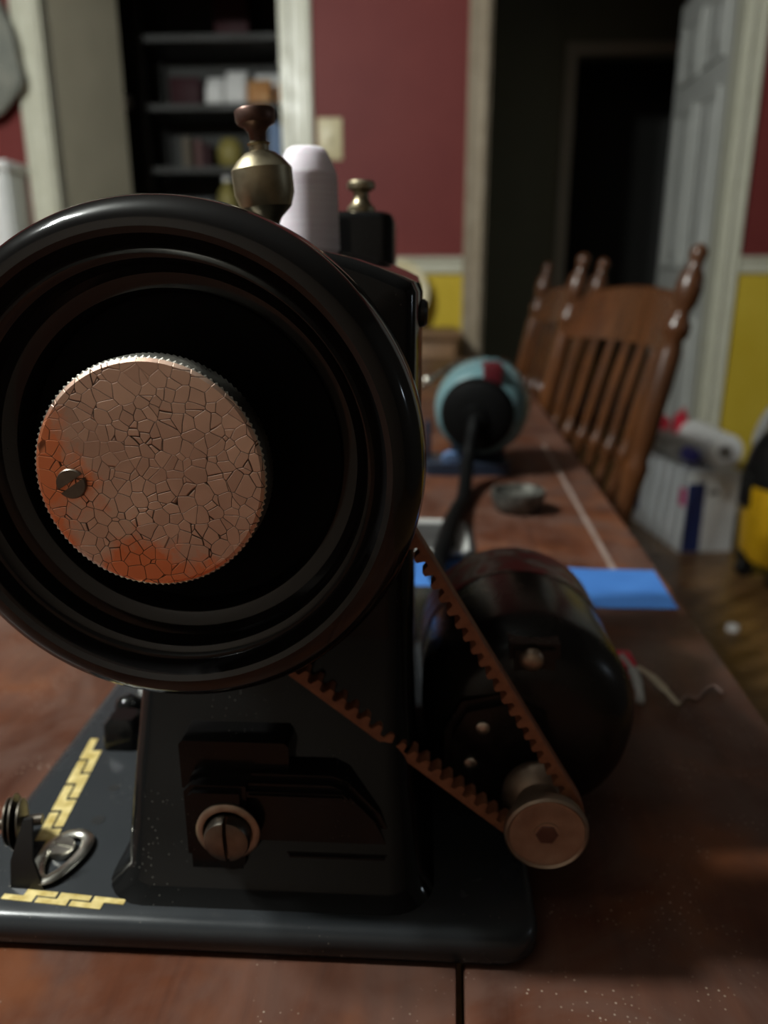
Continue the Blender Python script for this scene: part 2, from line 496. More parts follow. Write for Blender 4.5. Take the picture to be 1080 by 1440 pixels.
# chair rails
def rail(name, x0, x1):
    prof = [(WY, .990), (WY - .010, .992), (WY - .014, 1.004), (WY - .014, 1.030), (WY - .024, 1.040), (WY - .026, 1.050), (WY, 1.054)]
    structure(name, loft([[(x, py, pz) for py, pz in prof] for x in (x0, x1)]), 'trim')
rail('trim_12', -.416, .133); rail('trim_13', 1.152, 2.3); rail('trim_14', -3.2, -1.494)
refl_panel = structure('reflector_panel_1', box(1.42, 2.20, WY - .03, WY - .001, .62, 2.25, .004), 'white_paint')  # unseen pale slatted panel, added to whiten reflections along the arm and wheel
for k in range(24): obj('reflector_slat', box(1.47, 2.15, WY - .045, WY - .03, .68 + k * .063, .736 + k * .063, .004), 'white_paint', refl_panel)
structure('baseboard_back', box(-.416, .133, WY - .018, WY, FZ, FZ + .12, .004), 'trim')
structure('baseboard_right', box(1.152, 2.3, WY - .018, WY, FZ, FZ + .12, .004), 'trim')

# doors: the leaf is the parent, its panels and knob its parts
def door_leaf(name, x, y0, y1, mat, side, panels, label, swing=0):
    t = .036
    leaf = structure(name, box(x - t / 2, x + t / 2, y0, y1, FZ + .01, DH - .01, .002), mat)
    leaf['label'] = label
    W_ = y1 - y0; face = x + side * t / 2
    for (u0, u1, z0, z1) in panels:
        ya, yb = y0 + u0 * W_, y0 + u1 * W_
        sec = []
        for ins, d in ((0, .0), (0, .010), (.014, .012), (.030, .003), (.050, .003), (.075, .010)):
            sec.append([(face + side * d, ya + ins, z0 + ins), (face + side * d, yb - ins, z0 + ins), (face + side * d, yb - ins, z1 - ins), (face + side * d, ya + ins, z1 - ins)])
        obj('panel', loft(sec), mat, leaf)
    Hm = Matrix.Translation((x, y0, 0)) @ Matrix.Rotation(math.radians(swing), 4, 'Z') @ Matrix.Translation((-x, -y0, 0))
    for o in [leaf] + list(leaf.children): o.data.transform(Hm)
    return leaf
d1 = door_leaf('door_1', -1.405, 3.13, 3.55, 'cream_door', 1, [], 'narrow cream folding door leaf standing open', -14.5)
pan = [(a, b_, z0, z1) for a, b_ in ((.12, .46), (.54, .88)) for z0, z1 in ((.30, .82), (1.02, 1.66), (1.76, 2.0))]
d2 = door_leaf('door_2', 1.098, 3.155, 3.84, 'white_paint', -1, pan, 'white panelled door standing open')

# ------------------------------------------------------------------ light switch on the red wall
sw = thing('light_switch', 'cream light switch plate on the red wall beside door trim', 'light switch', (-.359, WY, 1.388))
obj('plate', box(-.4045, -.3137, WY - .007, WY, 1.388, 1.529, .003), 'cream', sw, 40)
obj('toggle', box(-.365, -.353, WY - .020, WY - .006, 1.448, 1.470, .002), 'cream', sw, 40)
for z in (1.412, 1.505): obj('screw', lathe([(.004, 0), (.004, .002), (0, .0025)], (-.359, WY - .0068, z), (0, -1, 0), 10), 'cream', sw)

# ------------------------------------------------------------------ sewing table (right edge runs a little outwards)
ta = math.radians(-1.95)
table = thing('sewing_table', 'long red-brown wooden table carrying the black sewing machine', 'table', (0, 0, FZ))
XR = .1625     # right edge at y = 0, local
def seam_box(x0, x1, y0, y1): return box(x0, x1, y0, y1, TZ - .024 - FZ, TZ - FZ, .0012, 2)
tt = []
SEAM = .0075
for nm, x0, x1, y0, y1 in (('board', -1.0, SEAM - .0012, -.30, .53), ('board', SEAM + .0012, XR, -.30, .53), ('board', -1.0, XR, .5304, 2.36)):
    o = obj(nm, seam_box(x0, x1, y0, y1), 'table', None, 40); o.parent = table; tt.append(o)
def local(nm, bm, mat, sm=40):
    o = obj(nm, bm, mat, None, sm); o.parent = table; return o
# pale metal strip let into the top along the right side
local('inlay_strip', box(.1262, .1310, .567, 1.06, TZ - FZ - .001, TZ - FZ + .0005), 'inlay')
for lx, ly in ((-.94, -.24), (.10, -.24), (-.94, 2.30), (.10, 2.30)):
    local('leg', loft([[(lx + sx * s, ly + sy * s, z) for sx, sy in ((1, 1), (-1, 1), (-1, -1), (1, -1))] for s, z in ((.016, 0), (.02, .1), (.028, .64), (.028, TZ - FZ - .024))]), 'table')
local('apron', box(-.93, .09, 2.30, 2.32, TZ - FZ - .08, TZ - FZ - .024), 'table')
local('apron', box(-.93, .09, -.26, -.24, TZ - FZ - .10, TZ - FZ - .024), 'table')
table.rotation_euler.z = ta

# ------------------------------------------------------------------ sewing machine
BZ = .752
mach = thing('sewing_machine', 'vintage black sewing machine with copper wheel knob and brown toothed belt', 'sewing machine', (-.06, .40, TZ))
def part(name, bm, mat, parent=None, sm=38, label=None): return obj(name, bm, mat, parent or mach, sm, label)

# bed
def bed_sec(z, ins): return [(x, y, z) for x, y in rrect(-.0605, .3485, .1005 - ins, .1515 - ins, .012, 5)]
bed = part('bed', loft([bed_sec(TZ, .002), bed_sec(TZ + .003, 0), bed_sec(BZ - .004, 0), bed_sec(BZ - .0015, .0012), bed_sec(BZ, .004)]), 'enamel_bed', None, 50)
for (x, y, r) in ((-.1263, .2663, .0024), (-.1247, .2465, .0028), (-.128, .222, .0)):
    if r: part('oil_hole', lathe([(r, 0), (r * .9, .00025), (0, .0001)], (x, y, BZ - .0001), n=16), 'hole', bed)
# gold key border
def key_piece(p0, p1, a, L, wd, z=BZ):
    d = (Vector(p1) - Vector(p0)).normalized(); n = Vector((-d.y, d.x)); q = Vector(p0) + d * a
    g = wd * .06
    poly = [(0, -wd / 2), (L * .62, -wd / 2), (L * .62, g), (L, g), (L, wd / 2), (L * .38, wd / 2), (L * .38, -g), (0, -g)]
    return prism([(q.x + d.x * u + n.x * v, q.y + d.y * u + n.y * v) for u, v in poly], z - .0002, z + .00025)
for k in range(4): part('gold_decal', key_piece((-.1385, .224), (-.1470, .302), .0005 + k * .0172, .0255, .0078), 'gold', bed, None)
for k in range(3): part('gold_decal', key_piece((-.1415, .2080), (-.105, .2052), .0005 + k * .0122, .0180, .0052), 'gold', bed, None)

# column: flares to the bed
def csec(z, x0, x1, y0, y1, r): return [(x, y, z) for x, y in rrect((x0 + x1) / 2, (y0 + y1) / 2, (x1 - x0) / 2, (y1 - y0) / 2, r, 6)]
part('column', loft([csec(BZ - .0005, -.1085, .006, .2045, .350, .016), csec(BZ + .0025, -.1050, .004, .2085, .346, .014), csec(BZ + .007, -.1025, .002, .2125, .342, .012),
                     csec(.772, -.1020, .000, .2185, .338, .010), csec(.79, -.1020, -.002, .228, .334, .010), csec(.81, -.1018, -.003, .238, .330, .010),
                     csec(.835, -.1015, -.003, .2445, .328, .010), csec(.90, -.1015, -.003, .2445, .328, .010)]), 'enamel', None, 40)
# arm: rounded top, small bevel at the end face
def asec(y, x0, x1, z0, top, drop, ins=0):
    x0 += ins; x1 -= ins; top -= ins; z0 += ins
    pts = [(x0, y, z0), (x1, y, z0)]
    for i in range(15):
        q = math.cos(PI * i / 14); x = (x0 + x1) / 2 + (x1 - x0) / 2 * q; e = abs(q)
        z = top - drop * e ** 2.2 - (.0022 if i in (0, 14) else 0)
        pts.append((x, y, z))
    return pts
part('arm', loft([asec(.2440, -.106, -.0035, .880, .9640, .0120, .0036), asec(.2450, -.106, -.0035, .880, .9640, .0120, .0016), asec(.2466, -.106, -.0034, .880, .9640, .0120, .0004), asec(.2485, -.106, -.0032, .880, .9640, .0120),
                  asec(.262, -.106, -.0012, .885, .9640, .0120), asec(.32, -.104, -.002, .890, .9665, .012), asec(.350, -.096, -.010, .898, .9650, .011),
                  asec(.39, -.074, -.0165, .902, .9650, .010), asec(.445, -.068, -.0175, .902, .9650, .010)]), 'enamel', None, 32)
part('cover_screw', lathe([(.0045, 0), (.0045, .0012), (.0036, .0022), (0, .0024)], (-.0018, .262, .943), (1, 0, 0), 18), 'black_plastic')
# head at the far end
def hsec(z, ins): return [(x, y, z) for x, y in rrect(-.0413, .4300, .0245 - ins, .0300 - ins, .0065, 5)]
head = part('head', loft([hsec(.80, .004), hsec(.805, 0), hsec(.9822, 0), hsec(.9853, .001), hsec(.9866, .003)]), 'enamel', None, 40)
part('pressure_screw', lathe([(0.00704, 0.00000), (0.00704, 0.00240), (0.00561, 0.00360), (0.00400, 0.00601), (0.00369, 0.00921), (0.00480, 0.01041), (0.00689, 0.01121), (0.00704, 0.01361), (0.00609, 0.01481), (0.00000, 0.01522)], (-.0332, .4100, .9863), n=24), 'brass', head, 40, 'brass thumb screw')
part('presser_bar', tube([(-.041, .435, .80), (-.041, .435, .762)], .003), 'steel', head)
part('presser_foot', box(-.049, -.033, .418, .442, .7545, .762, .002), 'steel', head)

# bobbin winder stud on top of the arm
bx, bz = Vector((-.0538, .281, .9585)), Vector((-.0042, 0, .046)).normalized()
stud = part('bobbin_winder', lathe([(.0030, 0), (.0030, .012), (.0050, .0155), (.0088, .0190), (.0103, .0235), (.0104, .0310), (.0080, .0340), (.0052, .0362), (.0034, .0368), (.0034, .0385), (.0040, .0392), (.0026, .040)], bx, bz, 20), 'brass', None, 25, 'pear-shaped tarnished metal stud')
part('winder_knob', lathe([(.0026, .0385), (.0030, .0425), (.0042, .0442), (.0062, .0452), (.0067, .0462), (.0068, .0490), (.0064, .0497), (0, .0498)], bx, bz, 24), 'brown_brass', stud, 35, 'brown tapered knob')

# hand wheel
AX, AZ = -.071, .9032
KZ = .9045
prof = [(0, .2250), (.0440, .2250), (.0465, .2235), (.0472, .2165), (.0480, .2150), (.0492, .2145), (.0520, .2138), (.0540, .2118), (.0548, .2085), (.0556, .2068), (.0575, .2060),
        (.0592, .2040), (.0602, .2008), (.0612, .1992), (.0628, .1984), (.0655, .1988), (.0682, .2005), (.0702, .2038), (.0713, .2080), (.0717, .2130), (.0716, .2190), (.0706, .2245),
        (.0685, .2285), (.0650, .2310), (.0600, .2318), (.0470, .2320), (.0455, .2324), (.0400, .2345), (.0400, .2385), (.0455, .2405), (.0460, .2425), (0, .2430)]
wheel = part('handwheel', lathe([(.0466, .2264)] + prof[2:], (AX, 0, AZ), (0, 1, 0), 128), 'wheel', None, 28)
part('wheel_web', lathe([(0, .2242), (.0440, .2242), (.0467, .2238), (.0467, .2262), (0, .2265)], (AX, 0, AZ), (0, 1, 0), 96), 'wheel_web', wheel, 40, 'flat matte black disc inside the wheel')
# copper stop-motion knob with a diamond-knurled rim
KR = .0304
def knob():
    b = bmesh.new(); n = 232; rows = [(.0003, .1900), (KR * .5, .1899), (KR - .0012, .1900), (KR - .0003, .1906)]
    kn = [.1908 + .00105 * i for i in range(9)]
    rings = []
    def ring(fr, y): return [b.verts.new((AX + fr(i) * math.cos(2 * PI * i / n), y, KZ + fr(i) * math.sin(2 * PI * i / n))) for i in range(n)]
    for r, y in rows: rings.append(ring(lambda i, r=r: r, y))
    for j, y in enumerate(kn): rings.append(ring(lambda i, j=j: KR + (.00030 if (i + j) % 2 else -.00030), y))
    rings.append(ring(lambda i: KR - .001, kn[-1] + .0006)); rings.append(ring(lambda i: .020, kn[-1] + .0008))
    rings.append(ring(lambda i: .019, .2245))
    for k, (p, q) in enumerate(zip(rings, rings[1:])):
        for i in range(n):
            f = b.faces.new((p[i], p[(i + 1) % n], q[(i + 1) % n], q[i]))
            f.material_index = 0 if k < 3 else (1 if k < len(rows) + len(kn) else 2)
    b.faces.new(rings[0])
    return b
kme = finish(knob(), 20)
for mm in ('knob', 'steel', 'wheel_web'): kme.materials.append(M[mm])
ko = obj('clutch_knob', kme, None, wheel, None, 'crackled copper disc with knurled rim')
# centre the crackle coordinates on the knob
ko.data.transform(Matrix.Translation(-(Vector((AX, .19, KZ)) - wloc(wheel)))); ko.location = Vector((AX, .19, KZ)) - wloc(wheel)
def slot_screw(c, axis, r, h, slot_w, ang, depth, mat_parent, name, mat, label=None, dome=0):
    """screw head of two half discs with a real slot between them, over a dark floor"""
    a, u, v = frame(axis); c = Vector(c); bm = bmesh.new()
    cu = u * math.cos(ang) + v * math.sin(ang); cv = -u * math.sin(ang) + v * math.cos(ang)
    for s in (1, -1):
        a0 = math.asin(slot_w / r); pts = []
        for i in range(15):
            t = a0 + (PI - 2 * a0) * i / 14
            pts.append((r * math.cos(t), s * r * math.sin(t)))
        secs = []
        for k, hh in ((1, 0), (1, h * .75), (.93, h), (.5, h + dome)):
            secs.append([c + cu * (x * k) + cv * (s * slot_w + (y - s * slot_w) * k) + a * hh for x, y in pts])
        loft(secs, bm)
    lathe([(r * .97, 0), (r * .97, h - depth), (0, h - depth)], c, axis, 24, bm)
    return part(name, bm, mat, mat_parent, 35, label)
slot_screw((AX - .0207, .1901, KZ - .0023), (0, -1, 0), .0040, .0011, .00055, math.radians(33), .0010, wheel, 'knob_screw', 'dark_steel', 'small slotted screw')

# motor boss and bracket on the column
part('motor_boss', loft([[(x, y, z) for x, z in ((-.0815, .786), (-.0440, .786), (-.0440, .8030), (-.0455, .8045), (-.0800, .8045), (-.0815, .8030))] for y in (.2225, .250)]), 'bracket', None, 30)
br = part('motor_bracket', prism_xz([(-.0780, .7545), (-.0080, .7545), (-.0080, .7690), (-.0130, .7800), (-.0240, .7925), (-.0290, .7945), (-.0740, .7945), (-.0770, .7930), (-.0780, .7900)], .2175, .236, .0022), 'bracket', None, 40)
part('bracket_rib', prism_xz([(-.0575, .7880), (-.0230, .7880), (-.0250, .7902), (-.0575, .7902)], .2150, .2180, .0008), 'bracket', br, 40)
part('bracket_rib', prism_xz([(-.0445, .7645), (-.0105, .7645), (-.0105, .7668), (-.0445, .7668)], .2150, .2180, .0008), 'bracket', br, 40)
part('bracket_cheek', prism_xz([(-.0785, .756), (-.0575, .756), (-.0575, .7925), (-.0760, .7925), (-.0785, .790)], .2135, .2180, .0018), 'bracket', br, 40)
part('adjusting_slot', prism_xz([(x, z) for x, z in rrect(-.0630, .7665, .0048, .0052, .0045, 5)], .2128, .2137), 'hole', br)
part('washer', lathe([(.0108, 0), (.0108, .0006), (.0100, .0012), (.0085, .0012), (.0080, .0)], (-.0637, .2135, .7763), (0, -1, 0), 36), 'pulley', br, 40, 'thin metal washer')
slot_screw((-.0632, .2135, .7758), (0, -1, 0), .0078, .0052, .0007, math.radians(92), .0035, br, 'bracket_bolt', 'dark_steel', 'large slotted bolt head', .0010)

# motor
mc = (.0435, .7850)
def mlathe(pr, n=64): return lathe(pr, (mc[0], 0, mc[1]), (0, 1, 0), n)
motor = part('motor', mlathe([(0, .2600), (.024, .2600), (.0325, .2625), (.0382, .2680), (.0418, .2760), (.0429, .2850), (.0431, .3600), (.0415, .3645), (.0370, .3675), (0, .3680)]), 'motor', None, 30, 'glossy black round motor')
part('motor_label', mlathe([(.0430, .3280), (.0435, .3284), (.0435, .3585), (.0430, .3590)]), 'label', motor, 40, 'dark red printed band')
part('motor_shroud', prism_xz([(x + mc[0], z + mc[1]) for x, z in ((-.034, .004), (-.028, .016), (-.012, .020), (.004, .012), (.006, -.006), (-.008, -.022), (-.026, -.022), (-.034, -.012))], .2555, .2650, .003), 'motor', motor, 40)
part('brush_cap', prism_xz([(x + mc[0] - .001, z + .8165) for x, z in ((-.0095, -.0090), (.0095, -.0090), (.0095, .0070), (-.0095, .0070))], .2615, .2720, .0018), 'motor', motor, 40)
part('cap_screw', lathe([(.0046, 0), (.0046, .0012), (.0036, .0026), (.0018, .0034), (0, .0036)], (.0412, .2618, .8180), (0, -1, 0), 20), 'pulley', motor, 50, 'round metal screw head')
for x, z in ((.0235, .7925), (.0195, .7770)): part('shroud_screw', lathe([(.0026, 0), (.0026, .001), (0, .002)], (x, .2553, z), (0, -1, 0), 14), 'steel', motor, 50)
part('motor_foot', box(.010, .060, .275, .350, .7405, .752, .002), 'motor', motor, 40)
PX, PZ = .0440, .7712
part('pulley', lathe([(.0045, .2235), (.0045, .2242), (.0045, .2240), (.0105, .2240), (.0118, .2236), (.0128, .2236), (.0136, .2230), (.0144, .2238), (.0146, .2250), (.0142, .2275), (.0092, .2320), (.0090, .2395), (.0130, .2432), (.0136, .2450), (.0130, .2475), (.0050, .2480), (.0050, .2620)],
     (PX, 0, PZ), (0, 1, 0), 48), 'pulley', motor, 32, 'flanged metal belt pulley')
part('shaft_end', lathe([(.0040, .2247), (.0044, .2241), (.0044, .22385), (.0036, .2232), (0, .2232)], (PX, 0, PZ), (0, 1, 0), 6), 'brown_brass', motor, 20)

# toothed belt round wheel hub and motor pulley
def belt():
    b = bmesh.new()
    A, B = Vector((AX, AZ)), Vector((PX, PZ)); ra, rb = .0435, .0128
    d = B - A; L = d.length; th = math.atan2(d.y, d.x); ph = math.acos((ra - rb) / L)
    seg = []
    def arc(c, r, a0, a1, n): return [(c + Vector((math.cos(a0 + (a1 - a0) * i / n), math.sin(a0 + (a1 - a0) * i / n))) * r) for i in range(n + 1)]
    loop = arc(B, rb, th + ph, th - ph, 24) + arc(A, ra, th - ph, th + ph - 2 * PI, 90)
    pts = []
    for i, p in enumerate(loop):
        q = loop[(i + 1) % len(loop)]; pts.append((p, q, (q - p).length))
    tot = sum(s for _, _, s in pts); pitch = tot / round(tot / .0053); n = int(round(tot / pitch)) * 6
    samples = []; k = 0; acc = 0
    for i in range(n):
        s = tot * i / n
        while s > acc + pts[k][2]: acc += pts[k][2]; k += 1
        p, q, l = pts[k]; samples.append(p + (q - p) * ((s - acc) / l))
    rings = []
    for i, p in enumerate(samples):
        t = (samples[(i + 1) % n] - samples[i - 1]).normalized(); nn = Vector((-t.y, t.x))   # loop runs clockwise: nn points outwards
        inner = (-.0034, -.0036, -.0034, -.0008, -.0006, -.0008)[i % 6]
        r = []
        for off, y in ((.0014, .2328), (.0018, .2334), (.0018, .2390), (.0014, .2396), (inner, .2394), (inner, .2330)):
            w_ = p + nn * off; r.append(b.verts.new((w_.x, y, w_.y)))
        rings.append(r)
    for i in range(n):
        p, q = rings[i], rings[(i + 1) % n]
        for j in range(6): b.faces.new((p[j], p[(j + 1) % 6], q[(j + 1) % 6], q[j]))
    return b
part('drive_belt', belt(), 'belt', None, 25, 'brown toothed rubber belt')

# thread guide on the bed corner
g = part('thread_guide', tube([(-.1288 + .0066 * math.cos(t) * (1 + .25 * math.sin(t)) , .2245 + .0118 * math.sin(t) + .002 * math.cos(t), BZ + .0018) for t in [2 * PI * i / 40 for i in range(40)]], .0022, 8, flat=.55, closed=True), 'steel', None, 50, 'oval metal thread guide')
slot_screw((-.1305, .2285, BZ + .0002), (0, 0, 1), .0047, .0030, .0005, math.radians(75), .0012, g, 'guide_screw', 'steel', 'slotted screw head')
part('guide_blade', loft([[(-.1405, .2105, BZ), (-.1285, .2100, BZ), (-.1285, .2112, BZ), (-.1405, .2117, BZ)], [(-.1400, .2120, BZ + .010), (-.1325, .2125, BZ + .010), (-.1325, .2137, BZ + .010), (-.1400, .2132, BZ + .010)],
                          [(-.1370, .2180, BZ + .022), (-.1340, .2185, BZ + .022), (-.1340, .2195, BZ + .022), (-.1370, .2190, BZ + .022)]]), 'black_plastic', g, 30, 'upright pointed dark blade')
for i, (x, r) in enumerate(((-.1505, .0085), (-.1480, .0100), (-.1455, .0085))):
    part('tension_disc', lathe([(r * .5, -.0010), (r, -.0002), (r, .0002), (r * .5, .0010)], (x, .2310, BZ + .0105), (1, .25, 0), 24), 'dark_steel', g, 30)
part('tension_post', lathe([(.002, -.006), (.002, .010)], (-.1485, .2305, BZ + .0105), (1, .25, 0), 12), 'dark_steel', g)
# little black guide post beside the column
gp = part('guide_post', loft([csec(BZ, -.1420, -.1260, .292, .308, .003), csec(BZ + .011, -.1415, -.1262, .293, .307, .003), csec(BZ + .014, -.139, -.128, .295, .305, .003)]), 'enamel', None, 40)
part('post_knob', lathe([(.004, 0), (.006, .002), (.0068, .006), (.006, .010), (.003, .0125), (0, .013)], (-.1385, .318, BZ), n=20), 'enamel', gp, 50)
part('post_cap', lathe([(.0045, 0), (.0045, .004), (.003, .006), (0, .0065)], (-.139, .344, BZ), n=16), 'pale', gp, 50, 'small pale cap')

# ------------------------------------------------------------------ thread spool standing on the arm
def spool():
    pr = [(.012, 0), (.0162, .0006)]
    for i in range(22): pr.append((.0162 - .00004 * i + (.00022 if i % 2 else 0), .002 + i * .0017))
    pr += [(.0150, .0398), (.0136, .0432), (.0118, .0470), (.0100, .0500), (.0082, .0512), (.003, .0514), (.003, .049), (0, .049)]
    return lathe(pr, (0, 0, 0), n=40)
sp = obj('thread_spool', spool(), 'thread_white', None, 60, 'pale lilac-white thread cone standing on the machine arm', None, 'thread spool')
sp.location = (-.0535, .365, .9650); sp.scale = (.865, .865, .865)

# ------------------------------------------------------------------ things lying on the table
# strip of blue masking tape
def tape():
    b = bmesh.new(); cols = []
    P = [(-.30, .600, .525), (-.011, .5845, .510), (.13, .565, .4905), (.178, .565, .4915)]
    for k, (x, ya, yb) in enumerate(P):
        dx = 0 if k < 3 else -.004
        cols.append([b.verts.new((x, ya, TZ + .0003)), b.verts.new((x + dx, yb, TZ + .0003)), b.verts.new((x, ya, TZ + .0009)), b.verts.new((x + dx, yb, TZ + .0009))])
    for p, q in zip(cols, cols[1:]):
        for i, j in ((0, 1), (1, 3), (3, 2), (2, 0)): b.faces.new((p[i], p[j], q[j], q[i]))
    b.faces.new((cols[0][0], cols[0][2], cols[0][3], cols[0][1])); b.faces.new((cols[-1][0], cols[-1][1], cols[-1][3], cols[-1][2]))
    return b
recenter(obj('tape_strip', tape(), 'tape', None, None, 'strip of blue masking tape stuck across the table behind the motor', None, 'tape'))

# teal electric hand tool
tool = thing('hand_tool', 'teal electric hand tool with red switch and dark end cap on table', 'power tool', (.064, .90, TZ))
ax = Vector((.20, 1, .06)).normalized(); c0 = Vector((.058, .862, .811))
body = obj('housing', lathe([(.030, .0), (.043, .006), (.0510, .020), (.0550, .040), (.0550, .065), (.0510, .085), (.0420, .102), (.030, .112), (0, .116)], c0, ax, 40), 'teal', tool, 40, 'rounded teal plastic housing')
for i in range(7):
    a = math.radians(35 + i * 17); _, u, v = frame(ax)
    p = c0 + ax * .080 + (u * math.cos(a) + v * math.sin(a)) * .049
    obj('cooling_rib', tube([p - ax * .012, p, p + ax * .016 - (u * math.cos(a) + v * math.sin(a)) * .006], [.003, .005, .0025], 8), 'teal', body, 60)
cap = obj('end_cap', lathe([(0, -.016), (.012, -.016), (.014, -.011), (.030, -.010), (.0385, -.006), (.0415, .002), (.043, .010)], c0, ax, 36), 'rubber', tool, 40, 'dark round end cap')
p = c0 + ax * .016 + Vector((.014, 0, .0440))
obj('switch', box(p.x - .011, p.x + .010, p.y - .018, p.y + .020, p.z - .013, p.z + .012, .002), 'red', tool, 40, 'red switch')
obj('base_plate', loft([[(x, y, z) for x, y in rrect(.050, .895, .050 - i, .030 - i, .006, 4)] for z, i in ((TZ, 0), (TZ + .014, 0), (TZ + .016, .002))]), 'navy', tool, 40, 'dark base plate')
obj('bracket_arm', box(.000, .008, .885, .905, TZ + .014, TZ + .060, .002), 'navy', tool, 40)
obj('bracket_arm', box(.032, .094, .885, .915, TZ + .014, TZ + .040, .003), 'navy', tool, 40)
obj('lens', lathe([(.0, 0), (.010, .001), (.010, .006)], (.030, .8635, TZ + .018), (0, 1, .3), 20), 'blue', tool, 40, 'pale blue lens')
rod_pts = spline([(.066, .985, .858), (.045, .985, .857), (.024, .978, .848), (.008, .972, .838), (-.012, .970, .826)])
rod = obj('side_rod', tube(rod_pts, .0036, 10), 'dark_steel', tool, 60, 'bent metal rod')
obj('rod_knob', lathe([(0, -.0065), (.004, -.005), (.0062, -.001), (.0062, .002), (.004, .005), (0, .0065)], (.0025, .962, .838), (.3, 1, 0), 20), 'steel', rod, 60, 'polished round end')
obj('power_cord', tube(spline([c0 - ax * .012, c0 - ax * .024 + Vector((0, 0, -.010)), (.0475, .82, .768), (.0400, .745, .7475), (.0310, .690, .7500), (.0235, .635, .7537), (.0165, .580, .7530), (.0110, .545, .7475), (.0150, .518, .7475), (.0350, .512, .7475), (.0650, .520, .7475)]), .0072, 12), 'rubber', tool, 60, 'thick black cord')

# shallow pewter dish and pale-rimmed tray
dish = obj('trinket_dish', lathe([(.018, 0), (.023, .004), (.0262, .014), (.0262, .021), (.0236, .021), (.021, .013), (.012, .009), (0, .0085)], (.092, .728, TZ), n=36), 'pewter', None, 40, 'small round pewter dish on the table beyond the motor', None, 'dish')
recenter(dish)
tray = thing('pin_tray', 'small dark tray with pale rim behind black cord', 'tray', (.0, .628, TZ))
obj('tray_base', prism(rrect(.004, .628, .038, .050, .014, 5), TZ, TZ + .004, bev=.002), 'dark_grey', tray, 40)
b = bmesh.new(); o_, i_ = rrect(.004, .628, .034, .046, .012, 5), rrect(.004, .628, .024, .037, .009, 5)
lo = [b.verts.new((x, y, TZ + .0038)) for x, y in o_]; hi = [b.verts.new((x, y, TZ + .0062)) for x, y in o_]
li = [b.verts.new((x, y, TZ + .0038)) for x, y in i_]; hin = [b.verts.new((x, y, TZ + .0060)) for x, y in i_]
for i in range(len(o_)):
    j = (i + 1) % len(o_)
    for p_, q_ in ((lo, hi), (hi, hin), (hin, li), (li, lo)): b.faces.new((p_[i], p_[j], q_[j], q_[i]))
obj('tray_rim', b, 'pale', tray, 40, 'pale raised rim')

# scraps beside the motor
recenter(obj('thread_clipping', tube(spline([(.136, .366, TZ + .001), (.142, .374, TZ + .0012), (.147, .372, TZ + .0008), (.153, .379, TZ + .0012), (.160, .384, TZ + .002), (.163, .378, TZ + .0008)], 6), .0009, 6), 'mauve', None, 60, 'curly mauve thread clipping on the table right of motor', None, 'thread'))
recenter(obj('fabric_scrap', tube(spline([(.1235, .402, TZ + .003), (.128, .390, TZ + .0035), (.132, .376, TZ + .0025), (.1345, .363, TZ + .002)], 6), [.0020] * 6 + [.0026] * 6 + [.0018] * 6 + [.001], 8, flat=.5), 'beige', None, 60, 'short beige fabric scrap on the table beside the motor', None, 'fabric'))
recenter(obj('plastic_clip', loft([[(x, y, z) for x, z in rrect(.1150, TZ + .0055, .0050 * k, .0055 * k, .002, 4)] for y, k in ((.390, .7), (.393, 1), (.406, 1), (.410, .7))]), 'bright_red', None, 40, 'small red plastic clip on the table behind the motor', None, 'clip'))
recenter(obj('cord_end', tube(spline([(.1125, .398, TZ + .012), (.1160, .386, TZ + .009), (.1165, .374, TZ + .005), (.1145, .362, TZ + .003)], 6), [.0015] * 6 + [.003] * 6 + [.0025] * 6 + [.001], 8), 'pale', None, 60, 'pale curved ribbon end touching the motor side', None, 'ribbon'))

